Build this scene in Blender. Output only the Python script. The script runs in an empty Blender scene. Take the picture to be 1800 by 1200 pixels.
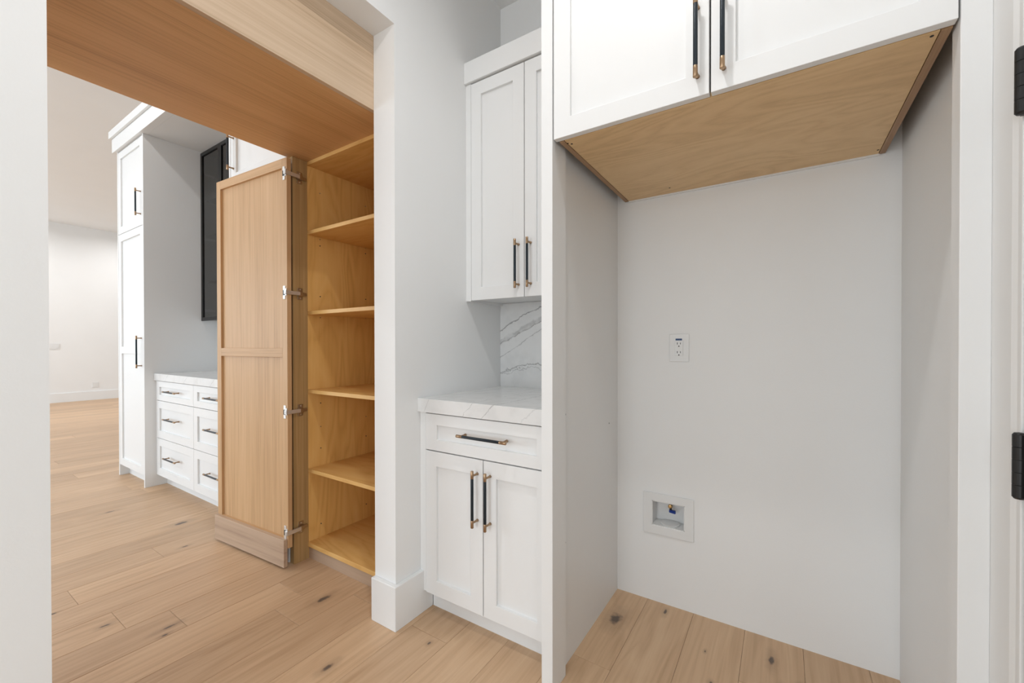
import bpy, bmesh, math, random
from mathutils import Vector, Matrix
random.seed(7)

# ------------------------------------------------------------------ camera
S = bpy.context.scene
CAM_H = 1.15
FPX, CYPX, YAW, PITCH, ROLL = 732.16, 611.04, 0.57539, 0.006374, -0.001042
cam_data = bpy.data.cameras.new('camera')
cam = bpy.data.objects.new('camera', cam_data)
S.collection.objects.link(cam)
cam_data.sensor_width = 36.0
cam_data.lens = FPX / 1800.0 * 36.0
cam_data.shift_y = (CYPX - 600.0) / 1800.0
cam_data.clip_start = 0.02
_f = Vector((-math.sin(YAW) * math.cos(PITCH), math.cos(YAW) * math.cos(PITCH), -math.sin(PITCH)))
_r = Vector((math.cos(YAW), math.sin(YAW), 0.0))
_u = _r.cross(_f)
_r2 = _r * math.cos(ROLL) + _u * math.sin(ROLL)
_u2 = _r2.cross(_f)
_m = Matrix((( _r2.x, _u2.x, -_f.x, 0), (_r2.y, _u2.y, -_f.y, 0), (_r2.z, _u2.z, -_f.z, CAM_H), (0, 0, 0, 1)))
cam.matrix_world = _m
S.camera = cam

# ------------------------------------------------------------------ world, exposure, added fill lamps in unseen windows
S.view_settings.view_transform = 'Standard'
S.view_settings.look = 'None'
S.view_settings.gamma = 1.0
S.view_settings.use_curve_mapping = False
S.view_settings.exposure = 0.13
w = bpy.data.worlds.new('world'); S.world = w
w.use_nodes = True
w.node_tree.nodes['Background'].inputs[0].default_value = (0.75, 0.85, 1.0, 1)
w.node_tree.nodes['Background'].inputs[1].default_value = 1.0

def area(name, loc, rot, sx, sy, power, color=(1, 1, 1), shape='RECTANGLE', spread=math.pi, parent=None):
    l = bpy.data.lights.new(name, 'AREA')
    l.shape = shape; l.size = sx
    if shape in ('RECTANGLE', 'ELLIPSE'): l.size_y = sy
    l.energy = power; l.color = color; l.spread = spread
    o = bpy.data.objects.new(name, l); S.collection.objects.link(o)
    o.location = loc; o.rotation_euler = rot
    if parent: o.parent = parent
    return o
FILL_WINDOWS = [(-10.6, 1.5, 'added_window_1', 140.0), (-8.0, 1.5, 'added_window_2', 75.0), (-5.4, 1.5, 'added_window_3', 20.0), (-2.9, 1.5, 'added_window_4', 85.0)]  # unseen windows, added to light the kitchen fronts and far wall
for wx, wz, wn, wp in FILL_WINDOWS:
    area('added_fill', (wx, -4.93, wz), (math.radians(90), 0, 0), 1.9, 2.3, wp, (0.75, 0.885, 1.0))
PANTRY_LIGHTS = [(-0.40, 0.57, 7.6)]
PANTRY_FILL_W = 54.0
SIDE_FILL_W = 54.0
area('added_fill', (3.18, -2.3, 1.45), (math.radians(90), 0, math.radians(90)), 2.5, 2.2, SIDE_FILL_W, (0.87, 0.945, 1.0))  # unseen side fill lamp, added to brighten the left wall
area('added_fill', (-0.48, -4.585, 1.30), (math.radians(90), 0, 0), 1.40, 2.35, PANTRY_FILL_W, (0.87, 0.945, 1.0))  # fill lamp added behind the camera to raise the ambient
KITCHEN_LIGHTS = [(-3.55, 0.42, 6.5), (-5.9, 0.3, 4.0), (-3.55, -1.8, 10.0), (-5.9, -1.8, 10.0), (-8.6, 0.9, 14.0), (-8.6, 3.0, 14.0), (-11.2, 1.2, 15.0), (-11.2, 3.2, 15.0)]  # last two downlights are added to brighten the far wall
DOWNLIGHT_COLOR = (0.985, 0.99, 1.0)

# ------------------------------------------------------------------ materials
def new_mat(name, base=(0.8, 0.8, 0.8), rough=0.5, metal=0.0, spec=0.5):
    m = bpy.data.materials.new(name); m.use_nodes = True
    b = m.node_tree.nodes['Principled BSDF']
    b.inputs['Base Color'].default_value = (*base, 1)
    b.inputs['Roughness'].default_value = rough
    b.inputs['Metallic'].default_value = metal
    b.inputs['Specular IOR Level'].default_value = spec
    return m, m.node_tree, b

class NT:
    def __init__(s, t): s.t = t
    def n(s, kind, **kw):
        x = s.t.nodes.new(kind)
        for k, v in kw.items(): setattr(x, k, v)
        return x
    def l(s, a, b): s.t.links.new(a, b)
    def math(s, op, a, b=None, clamp=False):
        x = s.n('ShaderNodeMath', operation=op, use_clamp=clamp)
        for i, v in enumerate((a, b)):
            if v is None: continue
            if isinstance(v, (int, float)): x.inputs[i].default_value = v
            else: s.l(v, x.inputs[i])
        return x.outputs[0]
    def noise(s, vec, scale, detail=3.0, rough=0.5, dist=0.0):
        x = s.n('ShaderNodeTexNoise'); s.l(vec, x.inputs['Vector'])
        x.inputs['Scale'].default_value = scale; x.inputs['Detail'].default_value = detail
        x.inputs['Roughness'].default_value = rough; x.inputs['Distortion'].default_value = dist
        return x.outputs['Fac']
    def mapping(s, vec, scale=(1, 1, 1), loc=(0, 0, 0), rot=(0, 0, 0)):
        x = s.n('ShaderNodeMapping'); s.l(vec, x.inputs['Vector'])
        x.inputs['Scale'].default_value = scale; x.inputs['Location'].default_value = loc; x.inputs['Rotation'].default_value = rot
        return x.outputs[0]
    def ramp(s, fac, stops):
        x = s.n('ShaderNodeValToRGB'); s.l(fac, x.inputs[0])
        e = x.color_ramp.elements
        while len(e) < len(stops): e.new(0.5)
        for i, (p, c) in enumerate(stops):
            e[i].position = p; e[i].color = (*c, 1)
        return x.outputs[0]
    def mix(s, fac, a, b, blend='MIX'):
        x = s.n('ShaderNodeMix', data_type='RGBA', blend_type=blend)
        for i, v in ((0, fac), (6, a), (7, b)):
            if isinstance(v, (int, float)): x.inputs[i].default_value = v
            elif isinstance(v, tuple): x.inputs[i].default_value = (*v, 1)
            else: s.l(v, x.inputs[i])
        return x.outputs[2]
    def rng(s, v, a, b, c=0.0, d=1.0):
        x = s.n('ShaderNodeMapRange', clamp=True); x.interpolation_type = 'SMOOTHSTEP'
        s.l(v, x.inputs[0])
        for i, q in enumerate((a, b, c, d)): x.inputs[i + 1].default_value = q
        return x.outputs[0]
    def bump(s, hgt, strength, dist, bsdf):
        x = s.n('ShaderNodeBump'); x.inputs['Strength'].default_value = strength; x.inputs['Distance'].default_value = dist
        s.l(hgt, x.inputs['Height']); s.l(x.outputs[0], bsdf.inputs['Normal'])

def paint(name, col, rough, tex=0.04):
    m, t, b = new_mat(name, col, rough); N = NT(t)
    geo = N.n('ShaderNodeNewGeometry').outputs['Position']
    f = N.noise(geo, 3.0, 3)
    c2 = tuple(x * 0.965 for x in col)
    N.l(N.mix(f, col, c2), b.inputs['Base Color'])
    N.bump(N.noise(geo, 220.0, 2), tex, 0.002, b)
    return m

M = {}
M['wall'] = paint('wall_paint', (0.885, 0.883, 0.872), 0.62, 0.10)
M['ceiling'] = paint('ceiling_paint', (0.89, 0.888, 0.88), 0.7, 0.10)
M['trim'] = paint('trim_paint', (0.86, 0.86, 0.85), 0.34, 0.03)
M['cab'] = paint('cabinet_paint', (0.865, 0.863, 0.853), 0.42, 0.02)
M['plastic'] = paint('white_plastic', (0.82, 0.82, 0.81), 0.38, 0.0)

def wood(name, grain, stops, fine=160.0, along=2.2, rough=0.45, var=0.55, bump=0.12, offset=(0, 0, 0), broad=9.0):
    """straight-grained veneer; grain = axis index the fibres follow"""
    m, t, b = new_mat(name, (0.6, 0.45, 0.3), rough, spec=0.35); N = NT(t)
    co = N.n('ShaderNodeTexCoord').outputs['Object']
    sc = [fine] * 3; sc[grain] = along
    v = N.mapping(co, tuple(sc), offset)
    f1 = N.noise(v, 1.0, 4, 0.6)
    sb = [broad] * 3; sb[grain] = 0.35
    f2 = N.noise(N.mapping(co, tuple(sb), (3.1, 1.7, 5.2)), 1.0, 3, 0.5, 0.3)
    f = N.math('ADD', N.math('MULTIPLY', f1, var), N.math('MULTIPLY', f2, 1 - var))
    N.l(N.ramp(f, stops), b.inputs['Base Color'])
    N.bump(f1, bump, 0.0008, b)
    return m

OAK = [(0.30, (0.44, 0.255, 0.122)), (0.48, (0.60, 0.37, 0.19)), (0.70, (0.70, 0.455, 0.25))]
OAK_SHEEN = [(0.30, (0.46, 0.315, 0.195)), (0.48, (0.62, 0.455, 0.31)), (0.70, (0.71, 0.545, 0.39))]  # paler oak for the fascia: sheen of the lit veneer put into the colour
M['oak_v'] = wood('rift_oak_vertical', 2, OAK)
M['oak_x'] = wood('rift_oak_rail', 0, OAK)
OAK_BOUNCE = [(0.30, (0.50, 0.27, 0.115)), (0.48, (0.67, 0.385, 0.175)), (0.70, (0.77, 0.465, 0.225))]  # richer oak for the header: warm floor bounce worked into the colour
M['oak_y_bounce'] = wood('rift_oak_header_bounce', 1, OAK_BOUNCE, fine=110, along=1.6)
M['oak_pale_sheen'] = wood('oak_fascia_sheen', 1, OAK_SHEEN, fine=110, along=1.6)
OAKG = [(0.25, (0.29, 0.185, 0.125)), (0.48, (0.50, 0.355, 0.25)), (0.75, (0.62, 0.455, 0.33))]
M['oak_board'] = wood('weathered_oak_board', 0, OAKG, fine=60, along=2.0, var=0.4, broad=16)
POST = [(0.25, (0.27, 0.16, 0.06)), (0.5, (0.43, 0.265, 0.11)), (0.75, (0.55, 0.36, 0.17))]
M['post'] = wood('oak_post', 2, POST, fine=75, along=1.2, var=0.6)

def ply(name, c0, c1, c2, rough=0.42, rot=(0, 0, 0), stretch=(5.0, 5.0, 0.9)):
    """birch plywood with loose cathedral figure"""
    m, t, b = new_mat(name, c1, rough, spec=0.35); N = NT(t)
    co = N.n('ShaderNodeTexCoord').outputs['Object']
    v = N.mapping(co, stretch, (0.3, 1.1, 0.7), rot)
    base = N.noise(v, 1.0, 2, 0.45, 0.6)
    rings = N.math('FRACT', N.math('MULTIPLY', base, 11.0))
    tri = N.math('ABSOLUTE', N.math('SUBTRACT', rings, 0.5))
    fine = N.noise(N.mapping(v, (18, 18, 3)), 1.0, 3, 0.6)
    f = N.math('ADD', N.math('MULTIPLY', tri, 0.55), N.math('ADD', N.math('MULTIPLY', fine, 0.35), N.math('MULTIPLY', base, 0.4)))
    N.l(N.ramp(f, [(0.25, c0), (0.48, c1), (0.75, c2)]), b.inputs['Base Color'])
    return m
M['birch'] = ply('birch_ply_vertical', (0.70, 0.385, 0.11), (0.82, 0.48, 0.155), (0.87, 0.54, 0.195))
M['birch_h'] = ply('birch_ply_shelf', (0.73, 0.41, 0.125), (0.84, 0.505, 0.175), (0.88, 0.56, 0.215), stretch=(0.9, 5.0, 5.0))
M['ply_under'] = ply('raw_birch_ply', (0.66, 0.44, 0.215), (0.77, 0.53, 0.275), (0.83, 0.59, 0.32), stretch=(1.7, 5.0, 5.0))
M['ply_edge'] = wood('ply_edge', 1, [(0.3, (0.20, 0.10, 0.045)), (0.5, (0.36, 0.21, 0.11)), (0.7, (0.45, 0.29, 0.16))], fine=200, along=2)

# --- floor planks with knots
KNOTS = [(-1.743, 1.114, .022, .055), (-1.359, .885, .018, .04), (-3.262, 1.092, .03, .07), (-1.141, 1.168, .009, .014), (-2.866, .975, .012, .03),
         (-2.055, .63, .010, .02), (-2.10, .66, .014, .05), (-0.585, 1.70, .035, .07), (-0.42, 1.86, .010, .03), (-0.24, 1.70, .006, .012), (-0.20, 1.55, .009, .015),
         (-0.03, 1.78, .014, .05), (0.0, 1.62, .012, .045), (-0.06, 1.52, .012, .03), (0.06, 1.68, .016, .03), (-2.62, .42, .010, .02), (-2.33, .52, .012, .03), (-3.9, .9, .014, .05), (-5.0, .6, .02, .06)]
def floor_mat():
    m, t, b = new_mat('oak_floor', (0.5, 0.4, 0.3), 0.42, spec=0.4); N = NT(t)
    tc = N.n('ShaderNodeTexCoord').outputs['Object']
    oi = N.n('ShaderNodeObjectInfo')
    pos = N.n('ShaderNodeNewGeometry').outputs['Position']
    off = N.n('ShaderNodeVectorMath', operation='SCALE'); N.l(oi.outputs['Location'], off.inputs[0]); off.inputs['Scale'].default_value = 3.7
    v = N.n('ShaderNodeVectorMath', operation='ADD'); N.l(tc, v.inputs[0]); N.l(off.outputs[0], v.inputs[1])
    vv = v.outputs[0]
    f1 = N.noise(N.mapping(vv, (55, 1.7, 1)), 1.0, 4, 0.6, 0.25)
    rings = N.noise(N.mapping(vv, (7.0, 0.8, 1)), 1.0, 2, 0.5, 0.9)
    fr = N.math('ABSOLUTE', N.math('SUBTRACT', N.math('FRACT', N.math('MULTIPLY', rings, 7.0)), 0.5))
    f = N.math('ADD', N.math('MULTIPLY', f1, 0.6), N.math('ADD', N.math('MULTIPLY', fr, 0.28), N.math('MULTIPLY', rings, 0.25)))
    col = N.ramp(f, [(0.28, (0.50, 0.32, 0.188)), (0.5, (0.615, 0.412, 0.255)), (0.72, (0.685, 0.482, 0.308))])
    tint = N.ramp(oi.outputs['Random'], [(0.0, (0.86, 0.84, 0.82)), (0.5, (0.98, 0.97, 0.96)), (1.0, (1.08, 1.08, 1.07))])
    col = N.mix(1.0, col, tint, 'MULTIPLY')
    sx = N.n('ShaderNodeSeparateXYZ'); N.l(pos, sx.inputs[0])
    wob = N.math('MULTIPLY', N.math('SUBTRACT', N.noise(pos, 35.0, 2), 0.5), 0.9)
    dark = None; halo = None
    for kx, ky, rx, ry in KNOTS:
        dx = N.math('DIVIDE', N.math('SUBTRACT', sx.outputs[0], kx), rx)
        dy = N.math('DIVIDE', N.math('SUBTRACT', sx.outputs[1], ky), ry)
        d = N.math('ADD', N.math('SQRT', N.math('ADD', N.math('MULTIPLY', dx, dx), N.math('MULTIPLY', dy, dy))), wob)
        dark = d if dark is None else N.math('MINIMUM', dark, d)
    col = N.mix(N.math('MULTIPLY', N.rng(dark, 0.7, 2.0, 1.0, 0.0), 0.30), col, (0.26, 0.16, 0.10))
    col = N.mix(N.math('MULTIPLY', N.rng(dark, 0.25, 0.75, 1.0, 0.0), 0.85), col, (0.075, 0.06, 0.055))
    N.l(col, b.inputs['Base Color'])
    N.bump(f1, 0.10, 0.0008, b)
    return m
M['floor'] = floor_mat()
M['subfloor'] = new_mat('subfloor', (0.10, 0.065, 0.04), 0.8)[0]

def marble(name, veins, strength=0.6):
    """white quartz; veins: list of (x0, z0, x1, z1, half width, waviness) in room coordinates, uses x and z (or y) of position"""
    m, t, b = new_mat(name, (0.8, 0.8, 0.79), 0.18); N = NT(t)
    pos = N.n('ShaderNodeNewGeometry').outputs['Position']
    sx = N.n('ShaderNodeSeparateXYZ'); N.l(pos, sx.inputs[0])
    n1 = N.math('SUBTRACT', N.noise(pos, 9.0, 4, 0.6), 0.5)
    n2 = N.math('SUBTRACT', N.noise(N.mapping(pos, (1, 1, 1), (4, 2, 9)), 38.0, 3, 0.6), 0.5)
    mott = N.noise(N.mapping(pos, (1, 1, 1), (2, 7, 1)), 14.0, 3)
    col = N.mix(N.rng(mott, 0.4, 0.75), (0.80, 0.797, 0.787), (0.74, 0.737, 0.727))
    for x0, z0, x1, z1, hw, wav, dk in veins:
        k = (z1 - z0) / (x1 - x0)
        line = N.math('ADD', N.math('MULTIPLY', N.math('SUBTRACT', sx.outputs[0], x0), k), z0)
        line = N.math('ADD', line, N.math('ADD', N.math('MULTIPLY', n1, wav), N.math('MULTIPLY', n2, wav * 0.35)))
        d = N.math('ABSOLUTE', N.math('SUBTRACT', sx.outputs[2], line))
        core = N.rng(d, hw * 0.25, hw, 1.0, 0.0)
        fade = N.rng(mott, 0.30, 0.55, 0.35, 1.0)
        col = N.mix(N.math('MULTIPLY', N.math('MULTIPLY', core, fade), dk), col, (0.30, 0.295, 0.29))
    N.l(col, b.inputs['Base Color'])
    return m
M['splash'] = marble('marble_backsplash', [(-1.31, 1.23, -1.08, 1.345, .005, .05, .8), (-1.31, 1.165, -1.08, 1.275, .020, .06, .45), (-1.31, 1.158, -1.08, 1.262, .004, .05, .85),
                                           (-1.31, 1.085, -1.13, 1.19, .004, .05, .6), (-1.31, 1.005, -1.08, 1.055, .005, .09, .7), (-1.31, 1.0, -1.08, 1.03, .004, .12, .5)])
M['counter'] = marble('quartz_counter', [(-1.28, .865, -1.25, .923, .003, .05, .45), (-1.07, .865, -1.02, .93, .0025, .07, .5), (-.98, .86, -.90, .93, .003, .05, .55), (-.80, .86, -.72, .93, .006, .1, .25)])
M['counter_k'] = marble('quartz_counter_hutch', [(-4.1, .86, -4.0, .93, .004, .06, .3), (-3.72, .86, -3.64, .93, .004, .06, .35), (-3.3, .86, -3.2, .93, .004, .06, .3)])

def metal(name, col, rough, m=1.0):
    mm, t, b = new_mat(name, col, rough, m); return mm
M['brass'] = metal('aged_brass', (0.37, 0.25, 0.155), 0.30)
M['nickel'] = metal('nickel', (0.74, 0.73, 0.71), 0.38, 0.7)
M['hinge_dark'] = metal('dark_steel', (0.03, 0.03, 0.03), 0.4, 0.5)
M['black_metal'] = metal('black_iron', (0.018, 0.018, 0.018), 0.42, 0.3)
M['black_frame'] = metal('black_frame', (0.012, 0.012, 0.012), 0.35, 0.2)
def knurl():
    m, t, b = new_mat('black_knurled_grip', (0.014, 0.022, 0.030), 0.30, 0.35); N = NT(t)
    co = N.n('ShaderNodeTexCoord').outputs['Object']
    wv = N.n('ShaderNodeTexWave'); wv.bands_direction = 'DIAGONAL'; N.l(co, wv.inputs[0]); wv.inputs['Scale'].default_value = 260
    N.bump(wv.outputs['Fac'], 0.3, 0.0004, b)
    return m
M['grip'] = knurl()
M['dark_hole'] = new_mat('dark_hole', (0.02, 0.02, 0.02), 0.7)[0]
M['blue_tape'] = new_mat('blue_tape', (0.02, 0.06, 0.16), 0.5)[0]
M['blue_lever'] = new_mat('blue_lever', (0.005, 0.04, 0.28), 0.4)[0]
M['valve'] = metal('valve_brass', (0.55, 0.36, 0.16), 0.3)
M['cab_inside'] = new_mat('grey_cabinet_interior', (0.45, 0.445, 0.435), 0.5)[0]
def glassmat():
    m, t, b = new_mat('smoked_glass', (0.32, 0.33, 0.33), 0.03)
    b.inputs['Transmission Weight'].default_value = 1.0; b.inputs['IOR'].default_value = 1.45
    return m
M['glass'] = glassmat()
def clearglass():
    m, t, b = new_mat('clear_glass', (0.9, 0.95, 0.95), 0.02)
    b.inputs['Transmission Weight'].default_value = 1.0; b.inputs['IOR'].default_value = 1.2
    return m
M['clear'] = clearglass()
def emit(name, col, s):
    m = bpy.data.materials.new(name); m.use_nodes = True
    b = m.node_tree.nodes['Principled BSDF']
    b.inputs['Base Color'].default_value = (*col, 1); b.inputs['Emission Color'].default_value = (*col, 1); b.inputs['Emission Strength'].default_value = s
    return m
M['lens'] = emit('downlight_lens', (1.0, 0.95, 0.88), 9.0)

# ------------------------------------------------------------------ mesh helpers
COL = S.collection
ROOTLOC = {}
class MB:
    def __init__(s): s.v = []; s.f = []
    def box(s, x0, x1, y0, y1, z0, z1):
        i = len(s.v)
        s.v += [(x, y, z) for z in (z0, z1) for y in (y0, y1) for x in (x0, x1)]
        for q in ((0, 2, 3, 1), (4, 5, 7, 6), (0, 1, 5, 4), (2, 6, 7, 3), (0, 4, 6, 2), (1, 3, 7, 5)):
            s.f.append(tuple(i + k for k in q))
        return s
    def prism(s, poly, axis, a, b):
        """polygon (2D) extruded along axis from a to b"""
        i = len(s.v); n = len(poly)
        for t in (a, b):
            for p in poly:
                c = list(p); c.insert(axis, t); s.v.append(tuple(c))
        s.f.append(tuple(i + k for k in range(n - 1, -1, -1))); s.f.append(tuple(i + n + k for k in range(n)))
        for k in range(n):
            k2 = (k + 1) % n
            s.f.append((i + k, i + k2, i + n + k2, i + n + k))
        return s
    def lathe(s, prof, c, axis='z', seg=20):
        """prof: list of (radius, t) along axis from point c"""
        i = len(s.v); c = Vector(c)
        ax = {'x': (Vector((1, 0, 0)), Vector((0, 1, 0)), Vector((0, 0, 1))), 'y': (Vector((0, 1, 0)), Vector((0, 0, 1)), Vector((1, 0, 0))), 'z': (Vector((0, 0, 1)), Vector((1, 0, 0)), Vector((0, 1, 0)))}[axis]
        for r, t in prof:
            for k in range(seg):
                a = 2 * math.pi * k / seg
                p = c + ax[0] * t + ax[1] * (r * math.cos(a)) + ax[2] * (r * math.sin(a))
                s.v.append(tuple(p))
        for j in range(len(prof) - 1):
            for k in range(seg):
                k2 = (k + 1) % seg
                s.f.append((i + j * seg + k, i + j * seg + k2, i + (j + 1) * seg + k2, i + (j + 1) * seg + k))
        s.f.append(tuple(i + k for k in range(seg - 1, -1, -1)))
        s.f.append(tuple(i + (len(prof) - 1) * seg + k for k in range(seg)))
        return s
    def mesh(s, name, off=(0, 0, 0)):
        me = bpy.data.meshes.new(name)
        me.from_pydata([(v[0] - off[0], v[1] - off[1], v[2] - off[2]) for v in s.v], [], s.f)
        bm = bmesh.new(); bm.from_mesh(me); bmesh.ops.recalc_face_normals(bm, faces=bm.faces); bm.to_mesh(me); bm.free()
        return me

def grid_frame(xs, zs, holes, y0, y1):
    """flat frame in the xz plane cut from a grid; holes = set of open (i, j) cells"""
    m_ = MB(); nx, nz = len(xs), len(zs)
    for y in (y0, y1):
        for z in zs:
            for x in xs: m_.v.append((x, y, z))
    idx = lambda i, j, k: k * nx * nz + j * nx + i
    solid = lambda i, j: 0 <= i < nx - 1 and 0 <= j < nz - 1 and (i, j) not in holes
    for i in range(nx - 1):
        for j in range(nz - 1):
            if not solid(i, j): continue
            m_.f.append((idx(i, j, 0), idx(i + 1, j, 0), idx(i + 1, j + 1, 0), idx(i, j + 1, 0)))
            m_.f.append((idx(i, j, 1), idx(i, j + 1, 1), idx(i + 1, j + 1, 1), idx(i + 1, j, 1)))
            for di, dj, a, b in ((-1, 0, (i, j), (i, j + 1)), (1, 0, (i + 1, j), (i + 1, j + 1)), (0, -1, (i, j), (i + 1, j)), (0, 1, (i, j + 1), (i + 1, j + 1))):
                if not solid(i + di, j + dj): m_.f.append((idx(*a, 0), idx(*b, 0), idx(*b, 1), idx(*a, 1)))
    return m_
def B(*a): return MB().box(*a)
def empty(name, loc, rz=0.0):
    o = bpy.data.objects.new(name, None); COL.objects.link(o)
    o.location = loc; o.rotation_euler = (0, 0, rz); o.empty_display_size = 0.05
    return o
def root_of(o):
    while o.parent: o = o.parent
    return o
def obj(name, mb, mat, parent=None, bevel=0.0, smooth=False, local=False):
    """mesh object in room coordinates (local=True: coordinates are already relative to the root)"""
    off = (0, 0, 0)
    if parent is not None and not local: off = tuple(root_of(parent).location)
    me = mb.mesh(name, off) if isinstance(mb, MB) else mb
    me.materials.clear(); me.materials.append(M[mat] if isinstance(mat, str) else mat)
    o = bpy.data.objects.new(name, me); COL.objects.link(o)
    if parent is not None: o.parent = parent
    if bevel:
        b = o.modifiers.new('bevel', 'BEVEL'); b.width = bevel; b.segments = 2; b.limit_method = 'ANGLE'; b.angle_limit = math.radians(35)
    if smooth:
        for p in me.polygons: p.use_smooth = len(p.vertices) == 4
    return o
def tag(o, label, cat, group=None):
    o['label'] = label; o['category'] = cat
    if group: o['group'] = group
    return o
def struct(name, mb, mat, bevel=0.0, label=None, parent=None):
    o = obj(name, mb, mat, parent, bevel)
    if parent is None:
        o['kind'] = 'structure'
        if label: o['label'] = label
    return o

# ------------------------------------------------------------------ key dimensions (metres)
YB = 1.915                    # back wall of the pantry
XW, XB = -1.3156, -1.442      # doorway wall, pantry face and far face
ZC = 3.01                     # pantry ceiling
ZK = 3.62                     # kitchen ceiling
DY0, DY1, DZ = 0.209, 1.158, 2.446   # doorway
XR = 0.341                    # right side wall of the niche
XFAR = -12.24

# ------------------------------------------------------------------ setting
wl = MB()
wl.box(XB, XW, -5.0, DY0, 0, ZK); wl.box(XB, XW, DY1, YB + 0.12, 0, ZK); wl.box(XB, XW, DY0, DY1, DZ, ZK)
struct('wall_left', wl, 'wall', label='painted wall with the cased opening into the kitchen')
wb = MB()     # back wall with the pocket for the water box left open
bx0, bx1, bz0, bz1 = -0.490, -0.352, 0.343, 0.453
wb.box(XW, bx0, YB, YB + 0.12, 0, ZC); wb.box(bx1, XR + 0.15, YB, YB + 0.12, 0, ZC); wb.box(bx0, bx1, YB, YB + 0.12, bz1, ZC); wb.box(bx0, bx1, YB, YB + 0.12, 0, bz0); wb.box(bx0, bx1, YB + 0.1, YB + 0.12, bz0, bz1)
struct('wall_back', wb, 'wall', label='grey painted back wall of the fridge niche and counter')
wr = MB()
wr.box(XR, XR + 0.15, 1.262, YB, 0, ZC); wr.box(0.360, XR + 0.15, 1.10, 1.262, 0, ZC); wr.box(0.360, XR + 0.15, 0.29, 1.10, 2.10, ZC); wr.box(0.360, XR + 0.15, 0.17, 0.29, 0, ZC)
struct('wall_right', wr, 'wall', label='painted right wall with the hinged door')
wf = MB().box(XW, -1.24, -4.72, -4.6, 0, ZC).box(0.28, 3.32, -4.72, -4.6, 0, ZC).box(-1.24, .28, -4.72, -4.6, 0, .08).box(-1.24, .28, -4.72, -4.6, 2.54, ZC)
struct('wall_front', wf, 'wall', label='painted end wall of the pantry')
fr = MB()
for a, b_ in ((-1.24, -1.18), (.22, .28)): fr.box(a, b_, -4.70, -4.62, .08, 2.54)
fr.box(-1.18, .22, -4.70, -4.62, .08, .12); fr.box(-1.18, .22, -4.70, -4.62, 2.48, 2.54)
f = struct('added_window_5', fr, 'trim'); obj('pane', B(-1.18, .22, -4.67, -4.66, .12, 2.48), 'clear', f)  # unseen glazing, added for soft frontal fill
struct('wall_inner', B(XR + .15, 3.32, .17, .29, 0, ZC), 'wall', label='painted wall behind the hinged door')
ws = MB().box(3.2, 3.32, -4.6, -3.6, 0, ZC).box(3.2, 3.32, -1.0, .17, 0, ZC).box(3.2, 3.32, -3.6, -1.0, 0, .3).box(3.2, 3.32, -3.6, -1.0, 2.6, ZC)  # room widened here, unseen, so added glazing can light the left wall
struct('wall_side', ws, 'wall', label='painted side wall, unseen, added to hold a wide fill opening')
fr = MB()
for a, b_ in ((-3.6, -3.54), (-2.33, -2.27), (-1.06, -1.0)): fr.box(3.22, 3.30, a, b_, .3, 2.6)
fr.box(3.22, 3.30, -3.54, -1.06, .3, .36); fr.box(3.22, 3.30, -3.54, -1.06, 2.54, 2.6)
f = struct('added_window_6', fr, 'trim'); obj('pane', B(3.255, 3.265, -3.54, -1.06, .36, 2.54), 'clear', f)  # added glazing in front of the side fill lamp
struct('ceiling', MB().box(XW, XR + 0.15, .17, YB + 0.12, ZC, ZC + 0.1).box(XW, 3.32, -4.72, .17, ZC, ZC + .1), 'ceiling', label='white pantry ceiling')
struct('wall_far', B(XFAR - 0.12, XFAR, -5, 6, 0, ZK), 'wall', label='bright white far wall across the open living space')
struct('wall_hutch', B(-4.99, XB, YB + 0.005, YB + 0.125, 0, ZK), 'wall', label='kitchen wall behind the built-in hutch')
struct('wall_return', B(-5.0, -4.88, YB + 0.125, 6, 0, ZK), 'wall', label='return wall behind the tall cabinet')
struct('wall_living', B(XFAR, -4.88, 6, 6.12, 0, ZK), 'wall', label='side wall of the living space')
struct('ceiling_kitchen', B(XFAR - .12, XB + 0.01, -5.12, 6.12, ZK, ZK + 0.1), 'ceiling', label='white kitchen and living ceiling')
# unseen kitchen wall; its four glazed openings are added for fill
ww = MB(); xs = XFAR
for wx, wz, wn, wp in sorted(FILL_WINDOWS):
    ww.box(xs, wx - 1.0, -5.12, -5.0, 0, ZK); ww.box(wx - 1.0, wx + 1.0, -5.12, -5.0, 0, wz - 1.2); ww.box(wx - 1.0, wx + 1.0, -5.12, -5.0, wz + 1.2, ZK); xs = wx + 1.0
ww.box(xs, XB, -5.12, -5.0, 0, ZK)
struct('wall_fill_windows', ww, 'wall', label='unseen kitchen wall with tall added windows')
for wx, wz, wn, wp in FILL_WINDOWS:
    fr = MB()
    for a, b_ in ((wx - 1.0, wx - 0.94), (wx + 0.94, wx + 1.0), (wx - 0.03, wx + 0.03)): fr.box(a, b_, -5.10, -5.03, wz - 1.2, wz + 1.2)
    fr.box(wx - 1.0, wx + 1.0, -5.10, -5.03, wz - 1.2, wz - 1.14); fr.box(wx - 1.0, wx + 1.0, -5.10, -5.03, wz + 1.14, wz + 1.2)
    f = struct(wn, fr, 'trim'); obj('pane', B(wx - .94, wx + .94, -5.07, -5.06, wz - 1.14, wz + 1.14), 'clear', f)

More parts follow.
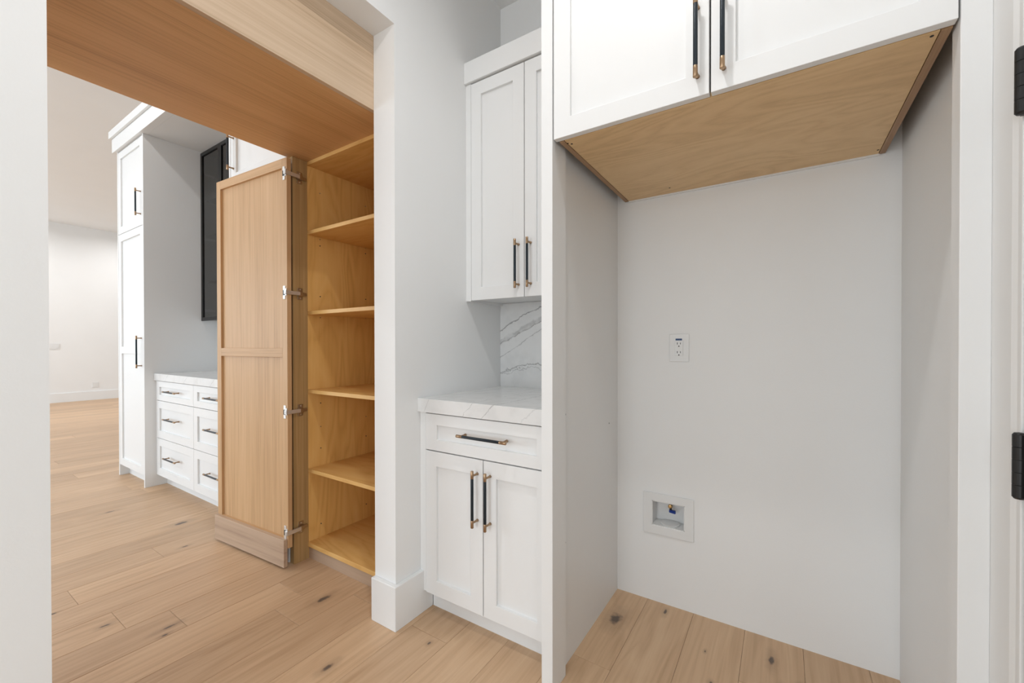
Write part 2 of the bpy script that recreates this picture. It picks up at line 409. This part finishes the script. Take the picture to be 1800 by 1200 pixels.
# floor: oak planks running towards the back wall
floor = struct('floor', B(XFAR, 3.2, -5.0, 6.0, -0.03, -0.014), 'subfloor', label='wide-plank oak floor')
PW, X0 = 0.192, -0.507
def plank_mesh(x0, x1, y0, y1):
    g, c = 0.00045, 0.0014
    x0 += g; x1 -= g; y0 += g; y1 -= g
    cx, cy = (x0 + x1) / 2, (y0 + y1) / 2
    hx, hy = (x1 - x0) / 2, (y1 - y0) / 2
    v = [(-hx, -hy, -.014), (hx, -hy, -.014), (hx, hy, -.014), (-hx, hy, -.014), (-hx, -hy, -.0008), (hx, -hy, -.0008), (hx, hy, -.0008), (-hx, hy, -.0008),
         (-hx + c, -hy + c, 0), (hx - c, -hy + c, 0), (hx - c, hy - c, 0), (-hx + c, hy - c, 0)]
    f = [(3, 2, 1, 0), (8, 9, 10, 11)]
    for k in range(4):
        k2 = (k + 1) % 4
        f.append((k, k2, 4 + k2, 4 + k)); f.append((4 + k, 4 + k2, 8 + k2, 8 + k))
    me = bpy.data.meshes.new('plank'); me.from_pydata(v, [], f)
    return me, (cx, cy)
JOINT = {-9: .702, -12: .498, -13: .864, -6: 1.208, -4: 1.205, -1: 1.418}   # end joints read from the photograph, by column
k = math.floor((XFAR - X0) / PW)
while X0 + k * PW < 0.36:
    xa, xb = X0 + k * PW, X0 + (k + 1) * PW
    if xb > XFAR:
        xa = max(xa, XFAR); xb = min(xb, 0.36)
        ylo, yhi = (-1.6, 1.93) if xa > -5.0 else (-1.0 + (xa + 5) * -0.0, 3.6)
        j = JOINT.get(k, random.uniform(0.2, 1.7))
        cuts = [j]
        while cuts[-1] < yhi: cuts.append(cuts[-1] + random.uniform(1.5, 2.1))
        while cuts[0] > ylo: cuts.insert(0, cuts[0] - random.uniform(1.5, 2.1))
        for a, b_ in zip(cuts, cuts[1:]):
            a, b_ = max(a, ylo), min(b_, yhi)
            if b_ - a < 0.02: continue
            me, c = plank_mesh(xa, xb, a, b_)
            me.materials.append(M['floor'])
            o = bpy.data.objects.new('plank', me); COL.objects.link(o); o.parent = floor; o.location = (c[0], c[1], 0)
    k += 1
# the rest of the boards, away from the picture
rest = MB()
for a, b_, c, d in ((XB - 3.56, 0.36, -5.0, -1.6), (.36, 3.2, -5.0, 1.3), (XFAR, -5.0, -5.0, -1.0), (XFAR, -5.0, 3.6, 6.0)):
    x = a
    while x < b_ - 1e-6:
        x2 = min(x + PW, b_); rest.box(x + .0007, x2 - .0007, c + .0007, d - .0007, -.014, 0); x = x2
o = obj('floorboards', rest, 'floor', floor); o['kind'] = 'stuff'

# baseboards
bb = MB()
bb.prism([(XB, 1.137), (XW + .021, 1.137), (XW + .021, 1.352), (XW, 1.352), (XW, DY1), (XB, DY1)], 2, 0, 0.179)
struct('baseboard_left', bb, 'trim', 0.0025, 'tall white baseboard wrapping the end of the wall')
bb2 = B(XW, XW + .021, -4.6, DY0 + .021, 0, .179).box(XB, XW, DY0, DY0 + .021, 0, .179)
struct('baseboard_near', bb2, 'trim', 0.0025, 'white baseboard on the wall before the opening')
struct('baseboard_far', B(XFAR, XFAR + .018, -5, 6, 0, .185), 'trim', 0.002, 'white baseboard along the far wall')

# door and casing on the right
struct('trim_1', MB().prism([(0.3488, 1.262), (0.3488, 1.128), (0.3535, 1.118), (0.3535, 1.104), (0.366, 1.104), (0.366, 1.262)], 2, 0, 2.2), 'trim', 0.002, 'white casing beside the hinged door')
dr = struct('door_1', B(0.3565, 0.396, 0.30, 1.096, 0.008, 2.06), 'trim', 0.002, 'white door with black hinges')
def barrel_profile():
    z = 0; pr = [(0.001, -.0585), (0.0062, -.0575), (0.0075, -.0555)]
    for i in range(5):
        a = -.055 + i * .022; b_ = a + .022
        pr += [(0.0085, a + .0006), (0.0085, b_ - .0006), (0.0077, b_)]
    pr += [(0.0075, .0555), (0.0062, .0575), (0.001, .0585)]
    return pr
for zc in (1.606, 0.939, 0.27):
    hg = MB().lathe(barrel_profile(), (0.3465, 1.087, zc), 'z', 20)
    hg.box(0.350, 0.3575, 1.088, 1.1035, zc - .055, zc + .055); hg.box(0.350, 0.3575, 1.060, 1.086, zc - .055, zc + .055)
    hh = obj('hinge', hg, 'black_metal', dr, smooth=False); hh['label'] = 'black butt hinge'

# ------------------------------------------------------------------ shared hardware
def handle_meshes(L):
    """bar pull along z: one brass end with its post (mirrored by turning it over) and the dark bar between"""
    br, gr = MB(), MB()
    e = L / 2
    br.lathe([(.0056, 0), (.0062, .0012), (.0062, .0288), (.0052, .030)], (0, 0, 0), 'z', 18)
    br.lathe([(.0040, 0), (.0040, .022), (.0052, .030), (.0062, .0345)], (0, 0, .011), 'y', 14)
    gr.lathe([(.0056, -e + .029), (.0059, -e + .0305), (.0059, e - .0305), (.0056, e - .029)], (0, 0, 0), 'z', 18)
    a, b_ = br.mesh('handle_end'), gr.mesh('handle_grip')
    for m_ in (a, b_):
        for p in m_.polygons: p.use_smooth = len(p.vertices) == 4
    a.materials.append(M['brass']); b_.materials.append(M['grip'])
    return a, b_, L
H22 = handle_meshes(0.220); H24 = handle_meshes(0.236); H26 = handle_meshes(0.262)
def add_handle(part, meshes, pos, horizontal=False):
    """pos: face point (x, face y, z) behind the centre of the bar"""
    rl = root_of(part).location
    br, gr, L = meshes
    c = Vector((pos[0] - rl[0], pos[1] - 0.034 - rl[1], pos[2] - rl[2]))
    R_ = Matrix.Rotation(math.radians(90) if horizontal else 0, 4, 'Y')
    for s_ in (1, -1):
        o = bpy.data.objects.new('handle_end', br); COL.objects.link(o); o.parent = part; o['label'] = 'brass pull end'
        T_ = Matrix.Translation((0, 0, s_ * (L / 2 - .030)))
        if s_ < 0: T_ = T_ @ Matrix.Rotation(math.pi, 4, 'Y')
        o.matrix_local = Matrix.Translation(c) @ R_ @ T_
    o = bpy.data.objects.new('handle_grip', gr); COL.objects.link(o); o.parent = part; o['label'] = 'black knurled pull bar'
    o.matrix_local = Matrix.Translation(c) @ R_

def shaker(name, root, x0, x1, z0, z1, yf, mat='cab', stile=.060, rail=.062, th=.020, mids=(), panel_mat=None, local=False, rail_mat=None, recess=.0115):
    """shaker front facing -y: frame mesh with recessed panel children"""
    zz = [z0, z0 + rail]
    for a, b_ in mids: zz += [a, b_]
    zz += [z1 - rail, z1]
    if rail_mat: fr = B(x0, x0 + stile, yf, yf + th, z0, z1).box(x1 - stile, x1, yf, yf + th, z0, z1)
    else: fr = grid_frame([x0, x0 + stile, x1 - stile, x1], zz, {(1, j) for j in range(1, len(zz) - 1, 2)}, yf, yf + th)
    d = obj(name, fr, mat, root, local=local, bevel=.0012)
    if rail_mat:
        for i in range(0, len(zz), 2): obj('rail', B(x0 + stile, x1 - stile, yf, yf + th, zz[i], zz[i + 1]), rail_mat, d, local=local, bevel=.0008)
    for i in range(1, len(zz) - 1, 2):
        p = obj('panel', B(x0 + stile - .004, x1 - stile + .004, yf + recess, yf + th - .002, zz[i] - .004, zz[i + 1] + .004), panel_mat or mat, d, local=local)
    return d

# ------------------------------------------------------------------ base cabinet with counter
r = tag(empty('base_cabinet', (-0.99, 1.60, 0)), 'white shaker base cabinet with one drawer over two doors', 'cabinet')
car = MB().box(-1.3136, -1.2976, 1.313, YB - .002, .10, .865).box(-.690, -.672, 1.313, YB - .002, .10, .865).box(-1.2976, -.690, 1.313, YB - .002, .10, .118).box(-1.2976, -.690, YB - .01, YB - .002, .118, .865).box(-1.2976, -.690, 1.313, 1.40, .845, .865).box(-1.2976, -.690, 1.313, 1.335, .69, .716)
obj('carcass', car, 'cab', r)
obj('filler', B(-1.3150, -1.2815, 1.296, 1.313, .094, .864), 'cab', r, .001)
obj('toe_kick', B(-1.2940, -.672, 1.3525, 1.366, 0, .10), 'cab', r)
d = shaker('drawer', r, -1.278, -.6725, .7065, .860, 1.292, stile=.062, rail=.046); add_handle(d, H24, (-.961, 1.292 + .0, .7915), True)
d = shaker('door', r, -1.278, -.9745, .094, .702, 1.292); add_handle(d, H22, (-1.000, 1.292, .5555))
d = shaker('door', r, -.9705, -.6725, .094, .702, 1.292); add_handle(d, H22, (-.9385, 1.292, .5555))

ct = tag(obj('countertop', B(XW, -.672, 1.280, YB, .8652, .9228), 'counter', None, .0015), 'thick white veined quartz countertop on the pantry base cabinet', 'countertop')
tag(obj('backsplash', B(XW + .001, -.671, YB - .009, YB, .9228, 1.378), 'splash'), 'white marble-look backsplash slab with grey veins', 'backsplash')

# ------------------------------------------------------------------ wall cabinet above the counter
r = tag(empty('wall_cabinet', (-0.99, 1.76, 1.366)), 'white shaker wall cabinet with two doors above the quartz counter', 'cabinet')
car = MB().box(-1.3156, -1.2976, 1.6295, YB - .009, 1.366, 2.43).box(-.690, -.672, 1.6295, YB - .009, 1.366, 2.43).box(-1.2976, -.690, 1.6295, YB - .009, 1.380, 1.398).box(-1.2976, -.690, 1.6295, YB - .009, 2.412, 2.43).box(-1.2976, -.690, YB - .016, YB - .009, 1.398, 2.412)
obj('carcass', car, 'cab', r)
obj('filler', B(-1.3156, -1.2845, 1.611, 1.6295, 1.366, 2.43), 'cab', r, .001)
obj('crown', B(-1.3156, -.672, 1.597, YB - .009, 2.431, 2.533), 'cab', r, .0015)
d = shaker('door', r, -1.2815, -.979, 1.369, 2.424, 1.609); add_handle(d, H22, (-1.0067, 1.609, 1.5165))
d = shaker('door', r, -.975, -.674, 1.369, 2.424, 1.609); add_handle(d, H22, (-.943, 1.609, 1.5165))

# ------------------------------------------------------------------ fridge niche: end panel, overhead cabinet, filler
r = tag(empty('end_panel', (-.66, 1.56, 0)), 'tall white end panel between base cabinet and fridge niche', 'panel')
obj('stile', B(-.670, -.629, 1.212, 1.312, 0, 2.75), 'cab', r, .0012)
obj('side_panel', B(-.6715, -.6495, 1.312, YB, 0, 2.75), 'cab', r)
for y_, z_ in ((1.352, .902), (1.349, .485), (1.351, .443), (1.80, .80), (1.345, .148)):
    obj('screw_hole', MB().lathe([(.0030, 0), (.0030, .0008)], (-.6497, y_, z_), 'x', 10), 'dark_hole', r)
r = tag(empty('overhead_cabinet', (-.157, 1.56, 1.811)), 'white two-door cabinet over the fridge niche with bare plywood underside', 'cabinet')
obj('bottom_panel', B(-.594, .278, 1.232, YB - .006, 1.8125, 1.830), 'ply_under', r)
for a, b_ in ((-.612, -.5955), (.2795, .297)):
    obj('side_panel', B(a, b_, 1.232, YB - .006, 1.811, 2.74), 'ply_edge', r)
obj('back_panel', B(-.594, .278, YB - .012, YB - .006, 1.83, 2.74), 'ply_under', r)
obj('top_panel', B(-.594, .278, 1.232, YB - .012, 2.72, 2.74), 'ply_under', r)
obj('hanging_rail', B(-.596, .282, YB - .008, YB - .0005, 1.806, 1.815), 'trim', r)
for x_, y_ in ((-.40, 1.84), (-.593, 1.252), (-.583, 1.262), (.268, 1.245), (.272, 1.87)):
    obj('screw', MB().lathe([(.0035, 0), (.0035, .001)], (x_, y_, 1.8117), 'z', 10), 'dark_hole', r)
d = shaker('door', r, -.6215, -.1635, 1.8135, 2.70, 1.207, stile=.0575, rail=.060, th=.022); add_handle(d, H22, (-.1915, 1.207, 1.9565))
d = shaker('door', r, -.1590, .2990, 1.8135, 2.70, 1.207, stile=.0575, rail=.060, th=.022); add_handle(d, H22, (-.1285, 1.207, 1.9565))
obj('crown', B(-.629, .301, 1.20, 1.23, 2.703, 2.76), 'cab', r)
tag(obj('filler_strip', MB().prism([(.3030, 1.212), (.3490, 1.212), (.3490, 1.262), (.3030, 1.262)], 2, 0, 2.75), 'cab', None, .0015), 'white filler strip between fridge niche and door casing', 'trim')

# outlet in the niche
r = tag(empty('wall_outlet', (-.375, YB, 1.077)), 'white duplex outlet with blue tape in the fridge niche', 'outlet')
yo = YB
obj('cover_plate', B(-.4155, -.335, yo - .005, yo, 1.0765, 1.1975), 'plastic', r, .002)
rc = obj('receptacle', B(-.3920, -.3585, yo - .0075, yo - .004, 1.1035, 1.1705), 'plastic', r, .001)
for zc in (1.1545, 1.1165):
    for dx, hh in ((-.0063, .0045), (.0063, .0038)):
        obj('slot', B(-.3755 + dx - .0012, -.3755 + dx + .0012, yo - .0079, yo - .0074, zc + .002 - hh, zc + .002 + hh), 'dark_hole', rc)
    obj('slot', MB().lathe([(.0027, 0), (.0027, .0005)], (-.3755, yo - .0079, zc - .010), 'y', 12), 'dark_hole', rc)
obj('screw', MB().lathe([(.0028, 0), (.0028, .0008)], (-.3755, yo - .0057, 1.089), 'y', 12), 'plastic', r)
t_ = obj('tape', B(-.3890, -.3630, yo - .0082, yo - .0048, 1.1695, 1.1775), 'blue_tape', r); t_['label'] = 'scrap of blue tape'

# recessed water supply box
r = tag(empty('water_supply_box', (-.421, YB, .304)), 'white recessed water supply box with blue valve lever', 'water box')
fx0, fx1, fz0, fz1 = -.5275, -.3143, .3045, .4875
ffr = grid_frame([fx0, bx0, bx1, fx1], [fz0, bz0, bz1, fz1], {(1, 1)}, YB - .007, YB)
obj('frame', ffr, 'plastic', r, .002)
bxm = MB(); t = .003; yd = YB + .075
bxm.box(bx0, bx0 + t, YB - .005, yd, bz0, bz1); bxm.box(bx1 - t, bx1, YB - .005, yd, bz0, bz1); bxm.box(bx0, bx1, YB - .005, yd, bz0, bz0 + t); bxm.box(bx0, bx1, YB - .005, yd, bz1 - t, bz1); bxm.box(bx0, bx1, yd - t, yd, bz0, bz1)
obj('box', bxm, 'plastic', r)
obj('drain_ring', MB().lathe([(.040, 0), (.042, .004), (.036, .006)], (-.421, YB + .038, bz0 + t), 'z', 24), 'plastic', r)
vb = MB().lathe([(.0085, 0), (.0085, .012), (.0065, .013), (.0065, .026)], (-.4165, YB + .030, bz1 - .028), 'z', 14)
vb.lathe([(.0045, 0), (.0075, .001), (.0075, .016)], (-.4165, YB + .010, bz1 - .020), 'y', 14)
obj('valve', vb, 'valve', r)
obj('stem', MB().lathe([(.005, 0), (.005, .012)], (-.4165, YB + .030, bz1 - .040), 'z', 12), 'dark_hole', r)
lv = obj('lever', MB().prism([(-.423, YB + .026), (-.396, YB + .018), (-.394, YB + .026), (-.396, YB + .034), (-.423, YB + .034)], 2, bz1 - .052, bz1 - .040), 'blue_lever', r, .001); lv['label'] = 'blue valve lever'

# ------------------------------------------------------------------ oak unit around the passage
r = tag(empty('oak_header', (-1.81, .70, 2.137)), 'oak veneer overhead box with flat underside spanning the passage', 'cabinet')
obj('fascia', B(XB - .021, XB - .001, -.30, 1.90, 2.137, 2.95), 'oak_pale_sheen', r)
obj('underside_panel', B(-2.182, XB - .0213, -.30, 1.90, 2.137, 2.157), 'oak_y_bounce', r)
obj('kitchen_face', B(-2.182, -2.162, -.30, 1.90, 2.157, 3.04), 'oak_y_bounce', r)
obj('top_panel', B(-2.162, XB - .0213, -.30, 1.90, 2.93, 2.95), 'oak_y_bounce', r)
tag(obj('oak_gable', B(-2.182, XB - .001, -.30, -.28, 0, 2.1365), 'oak_v'), 'oak gable panel lining the passage opposite the shelves', 'panel')

r = tag(empty('shelf_cabinet', (-1.80, 1.59, 0)), 'open oak pantry cabinet with birch shelves lining the passage', 'cabinet')
XS = -2.150
obj('side_panel', B(-2.182, XS, 1.2855, 1.90, .0, 2.1365), 'birch', r)
obj('side_panel', B(-1.470, XB - .001, 1.2855, 1.90, .0, 2.1365), 'birch', r)
obj('back_panel', B(XS, -1.470, 1.885, 1.90, .063, 2.1365), 'birch', r)
obj('top_panel', B(XS, -1.470, 1.2857, 1.885, 2.118, 2.1365), 'birch_h', r)
obj('bottom_panel', B(XS, -1.470, 1.2835, 1.885, .063, .086), 'birch_h', r, .0008)
for z0, z1 in ((1.7465, 1.7655), (1.315, 1.334), (.8925, .9115), (.465, .484)):
    obj('shelf', B(XS + .0005, -1.4705, 1.2855, 1.880, z0, z1), 'birch_h', r, .0008)
tk = obj('toe_kick', B(XS, -1.470, 1.290, 1.306, 0, .063), 'oak_board', r)
obj('hinge_post', B(-2.182, -2.1455, 1.205, 1.2853, 0, 2.1365), 'post', r, .001)
for y_ in (1.36, 1.66):
    for z_ in (1.735, 1.70, 1.303, 1.42, 1.99, .88, .83, .70, .453, .58, .16):
        q = z_ + (.0 if y_ < 1.5 else .012)
        obj('shelf_pin', MB().lathe([(.0028, 0), (.0028, .004), (.0015, .005)], (XS - .0005, y_, q), 'x', 8), 'brass' if z_ in (1.735, 1.303, .88, .453, 1.99, .70) else 'dark_hole', r)

# the opened oak door leaf
r = tag(empty('oak_door_leaf', (-2.133, 1.1444, 0), math.radians(3.61)), 'tall oak shaker door standing open with nickel hinges and toe board', 'door')
d = shaker('leaf', r, -.679, .006, .105, 2.113, .020, mat='oak_v', stile=.043, rail=.048, th=.0235, mids=((1.0885, 1.1345),), rail_mat='oak_x', local=True, recess=.013)
obj('toe_board', B(-.676, 0, 0, .0198, .012, .153), 'oak_board', r, .001, local=True)
for z_ in (2.034, 1.422, .807, .185):
    pl = MB().box(-.0235, -.006, .0165, .0205, z_ - .034, z_ + .034)
    pl.box(-.006, .004, .0165, .0205, z_ - .016, z_ + .020)
    hp = obj('hinge', pl, 'nickel', r, .0008, local=True); hp['label'] = 'nickel concealed hinge'
    obj('cup', B(-.0215, -.0085, .0145, .0180, z_ - .014, z_ + .012), 'hinge_dark', hp, local=True)
    arm = MB().box(-.004, .0145, .008, .0165, z_ - .010, z_ + .012)
    arm.prism([(.006, .008), (.0150, .008), (.0150, .088), (.006, .088)], 2, z_ - .010, z_ + .009)
    obj('arm', arm, 'nickel', hp, .001, local=True)
    pm = MB().box(-.0065, -.003, .084, .112, z_ - .031, z_ + .031).box(-.004, .010, .080, .105, z_ - .012, z_ + .011).box(-.006, .006, .105, .130, z_ - .009, z_ + .008)
    obj('mounting_plate', pm, metal('hinge_plate', (.50, .46, .40), .35), hp, .001, local=True)
    for s in (-1, 1):
        obj('screw', MB().lathe([(.0035, 0), (.0035, .0012)], (-.0032, .098, z_ + s * .023), 'x', 10), 'nickel', hp, local=True)

# ------------------------------------------------------------------ kitchen hutch wall
YF = 1.202
def tall_cabinet(name, label, x0, x1, flip):
    r = tag(empty(name, ((x0 + x1) / 2, 1.55, 0)), label, 'cabinet')
    obj('side_panel', B(x0, x0 + .020, YF, YB + .004, 0, 2.855), 'cab', r, .001)
    obj('side_panel', B(x1 - .020, x1, YF, YB + .004, 0, 2.855), 'cab', r, .001)
    obj('carcass', MB().box(x0 + .020, x1 - .020, YF + .024, YB + .004, .098, .118).box(x0 + .020, x1 - .020, YF + .024, YB + .004, 2.835, 2.855).box(x0 + .020, x1 - .020, YB - .01, YB + .004, .118, 2.835).box(x0 + .02, x1 - .02, YF + .024, YB - .01, 2.11, 2.135), 'cab', r)
    obj('toe_kick', B(x0 + .020, x1 - .020, YF + .066, YF + .082, 0, .098), 'cab', r)
    a, b_ = x0 + .023, x1 - .023
    up = shaker('door', r, a, b_, 2.1265, 2.845, YF + .001, stile=.062, rail=.062)
    lo = shaker('door', r, a, b_, .098, 2.1225, YF + .001, stile=.062, rail=.062, mids=((1.080, 1.140),))
    hx = b_ - .036 if flip else a + .036
    add_handle(up, H22, (hx, YF + .001, 2.309)); add_handle(lo, H26, (hx, YF + .001, 1.098))
    return r
tall_cabinet('tall_cabinet', 'tall white shaker cabinet at the end of the hutch before the far wall', -4.950, -4.310, True)
tall_cabinet('tall_cabinet', 'tall white shaker cabinet rising behind the open oak door', -2.843, -2.190, False)

r = tag(empty('drawer_base', (-3.576, 1.60, 0)), 'white hutch base with two columns of three shaker drawers', 'cabinet')
X1, X2, X3 = -4.3095, -3.5765, -2.8435
obj('carcass', MB().box(X1, X1 + .018, 1.294, YB + .004, .094, .866).box(X3 - .018, X3, 1.294, YB + .004, .094, .866).box(X2 - .009, X2 + .009, 1.294, YB + .004, .112, .866).box(X1 + .018, X3 - .018, 1.294, YB + .004, .094, .112).box(X1 + .018, X3 - .018, YB - .01, YB + .004, .112, .866), 'cab', r)
obj('filler', B(X1, X1 + .016, 1.278, 1.294, .094, .866), 'cab', r)
obj('toe_kick', B(X1, X3, 1.347, 1.363, 0, .094), 'cab', r)
for xa, xb in ((X1 + .018, X2 - .0015), (X2 + .0015, X3 - .004)):
    for za, zb in ((.706, .862), (.4005, .7025), (.096, .397)):
        d = shaker('drawer', r, xa, xb, za, zb, 1.273, stile=.062, rail=.046 if zb > .8 else .060)
        add_handle(d, H24, ((xa + xb) / 2, 1.273, (za + zb) / 2 + (.004 if zb > .8 else .02)), True)
tag(obj('countertop', B(X1 + .001, X3 - .001, 1.262, YB + .004, .8665, .9225), 'counter_k', None, .0015), 'thick white quartz countertop on the hutch drawers', 'countertop')

# glass-door wall cabinet of the hutch
r = tag(empty('glass_cabinet', (-3.576, 1.76, 1.366)), 'wall cabinet with black framed smoked glass doors in the hutch', 'cabinet')
yg = 1.594
obj('carcass', MB().box(X1 + .0005, X1 + .016, yg + .022, YB + .004, 1.372, 2.8545).box(X3 - .016, X3 - .0005, yg + .022, YB + .004, 1.372, 2.8545).box(X1 + .016, X3 - .016, yg + .022, YB + .004, 1.372, 1.390).box(X1 + .016, X3 - .016, yg + .022, YB + .004, 2.838, 2.8545).box(X1 + .016, X3 - .016, YB - .006, YB + .004, 1.390, 2.838), 'cab_inside', r)
nd = 4; wd = (X3 - X1 - .008) / nd
for i in range(nd):
    a = X1 + .004 + i * wd + .001; b_ = a + wd - .002
    s = .030; fr = grid_frame([a, a + s, b_ - s, b_], [1.366, 1.366 + s, 2.838 - s, 2.838], {(1, 1)}, yg, yg + .020)
    d = obj('door', fr, 'black_frame', r, .001)
    obj('pane', B(a + s - .003, b_ - s + .003, yg + .008, yg + .012, 1.366 + s - .003, 2.838 - s + .003), 'glass', d)
    for z_ in (2.66, 2.09, 1.46):
        obj('hinge', MB().box(a + .006, a + .035, yg + .020, yg + .026, z_ - .018, z_ + .018).box(a + .002, a + .014, yg + .026, yg + .11, z_ - .010, z_ + .010), 'nickel', d, .001)
for z_ in (1.712, 2.112, 2.424):
    obj('shelf', B(X1 + .0165, X3 - .0165, yg + .045, YB - .007, z_ - .004, z_ + .004), 'glass', r)

r = tag(empty('hutch_crown', (-3.6, 1.5, 2.855)), 'white stepped crown bridging the whole hutch', 'crown')
obj('top_panel', B(-4.960, -2.192, YF + .03, YB + .004, 2.8555, 2.875), 'cab', r)
obj('fascia', B(-5.000, -2.192, YF - .022, YF + .03, 2.8555, 2.975), 'cab', r, .0015).data
obj('cap', B(-5.018, -2.192, YF - .040, YF + .03, 2.978, 3.040), 'cab', r, .0015)
obj('fascia_return', B(-5.000, -4.962, YF + .03, YB + .004, 2.8555, 2.975), 'cab', r)
obj('cap_return', B(-5.018, -4.962, YF + .03, YB + .004, 2.978, 3.040), 'cab', r)
obj('core', B(-4.990, -2.192, YF - .012, YF + .03, 2.975, 2.978), 'cab', r)

# far-wall fittings
r = tag(empty('wall_outlet', (XFAR, 2.605, .275)), 'small white outlet low on the far living wall', 'outlet')
obj('cover_plate', B(XFAR, XFAR + .006, 2.555, 2.655, .265, .375), 'plastic', r, .002)
obj('receptacle', B(XFAR + .006, XFAR + .009, 2.588, 2.622, .285, .355), 'plastic', r)
r = tag(empty('light_switch', (XFAR, 2.02, 1.07)), 'white multi-gang light switch plate on the far wall', 'switch')
obj('cover_plate', B(XFAR, XFAR + .006, 1.93, 2.09, 1.07, 1.19), 'plastic', r, .002)
for y_ in (1.97, 2.05): obj('rocker', B(XFAR + .006, XFAR + .010, y_ - .018, y_ + .018, 1.095, 1.165), 'plastic', r)

# ------------------------------------------------------------------ recessed downlights
def downlight(x, y, z, power, label, group):
    r = tag(empty('recessed_downlight', (x, y, z)), label, 'light', group)
    obj('trim_ring', MB().lathe([(.052, -.0005), (.052, -.004), (.078, -.004), (.082, -.0005)], (x, y, z), 'z', 28), 'trim', r)
    obj('lens', MB().lathe([(.050, -.004), (.050, -.0015)], (x, y, z), 'z', 28), 'lens', r)
    a = area('downlight', (0, 0, -.012), (0, 0, 0), .10, .10, power, DOWNLIGHT_COLOR, 'DISK', math.radians(165), r)
for x, y, p in PANTRY_LIGHTS: downlight(x, y, ZC, p, 'round recessed downlight in the pantry ceiling', 'pantry downlights')
WHERE = ['over the hutch drawers', 'beside the far tall cabinet', 'over the kitchen floor by the oak unit', 'over the middle of the kitchen', 'between the kitchen and the far wall', 'over the living space behind the return wall', 'added to brighten the far wall by the light switch', 'added to brighten the far wall by the low outlet']
for (x, y, p), wh in zip(KITCHEN_LIGHTS, WHERE): downlight(x, y, ZK, p, 'round recessed ceiling downlight ' + wh, 'kitchen downlights')
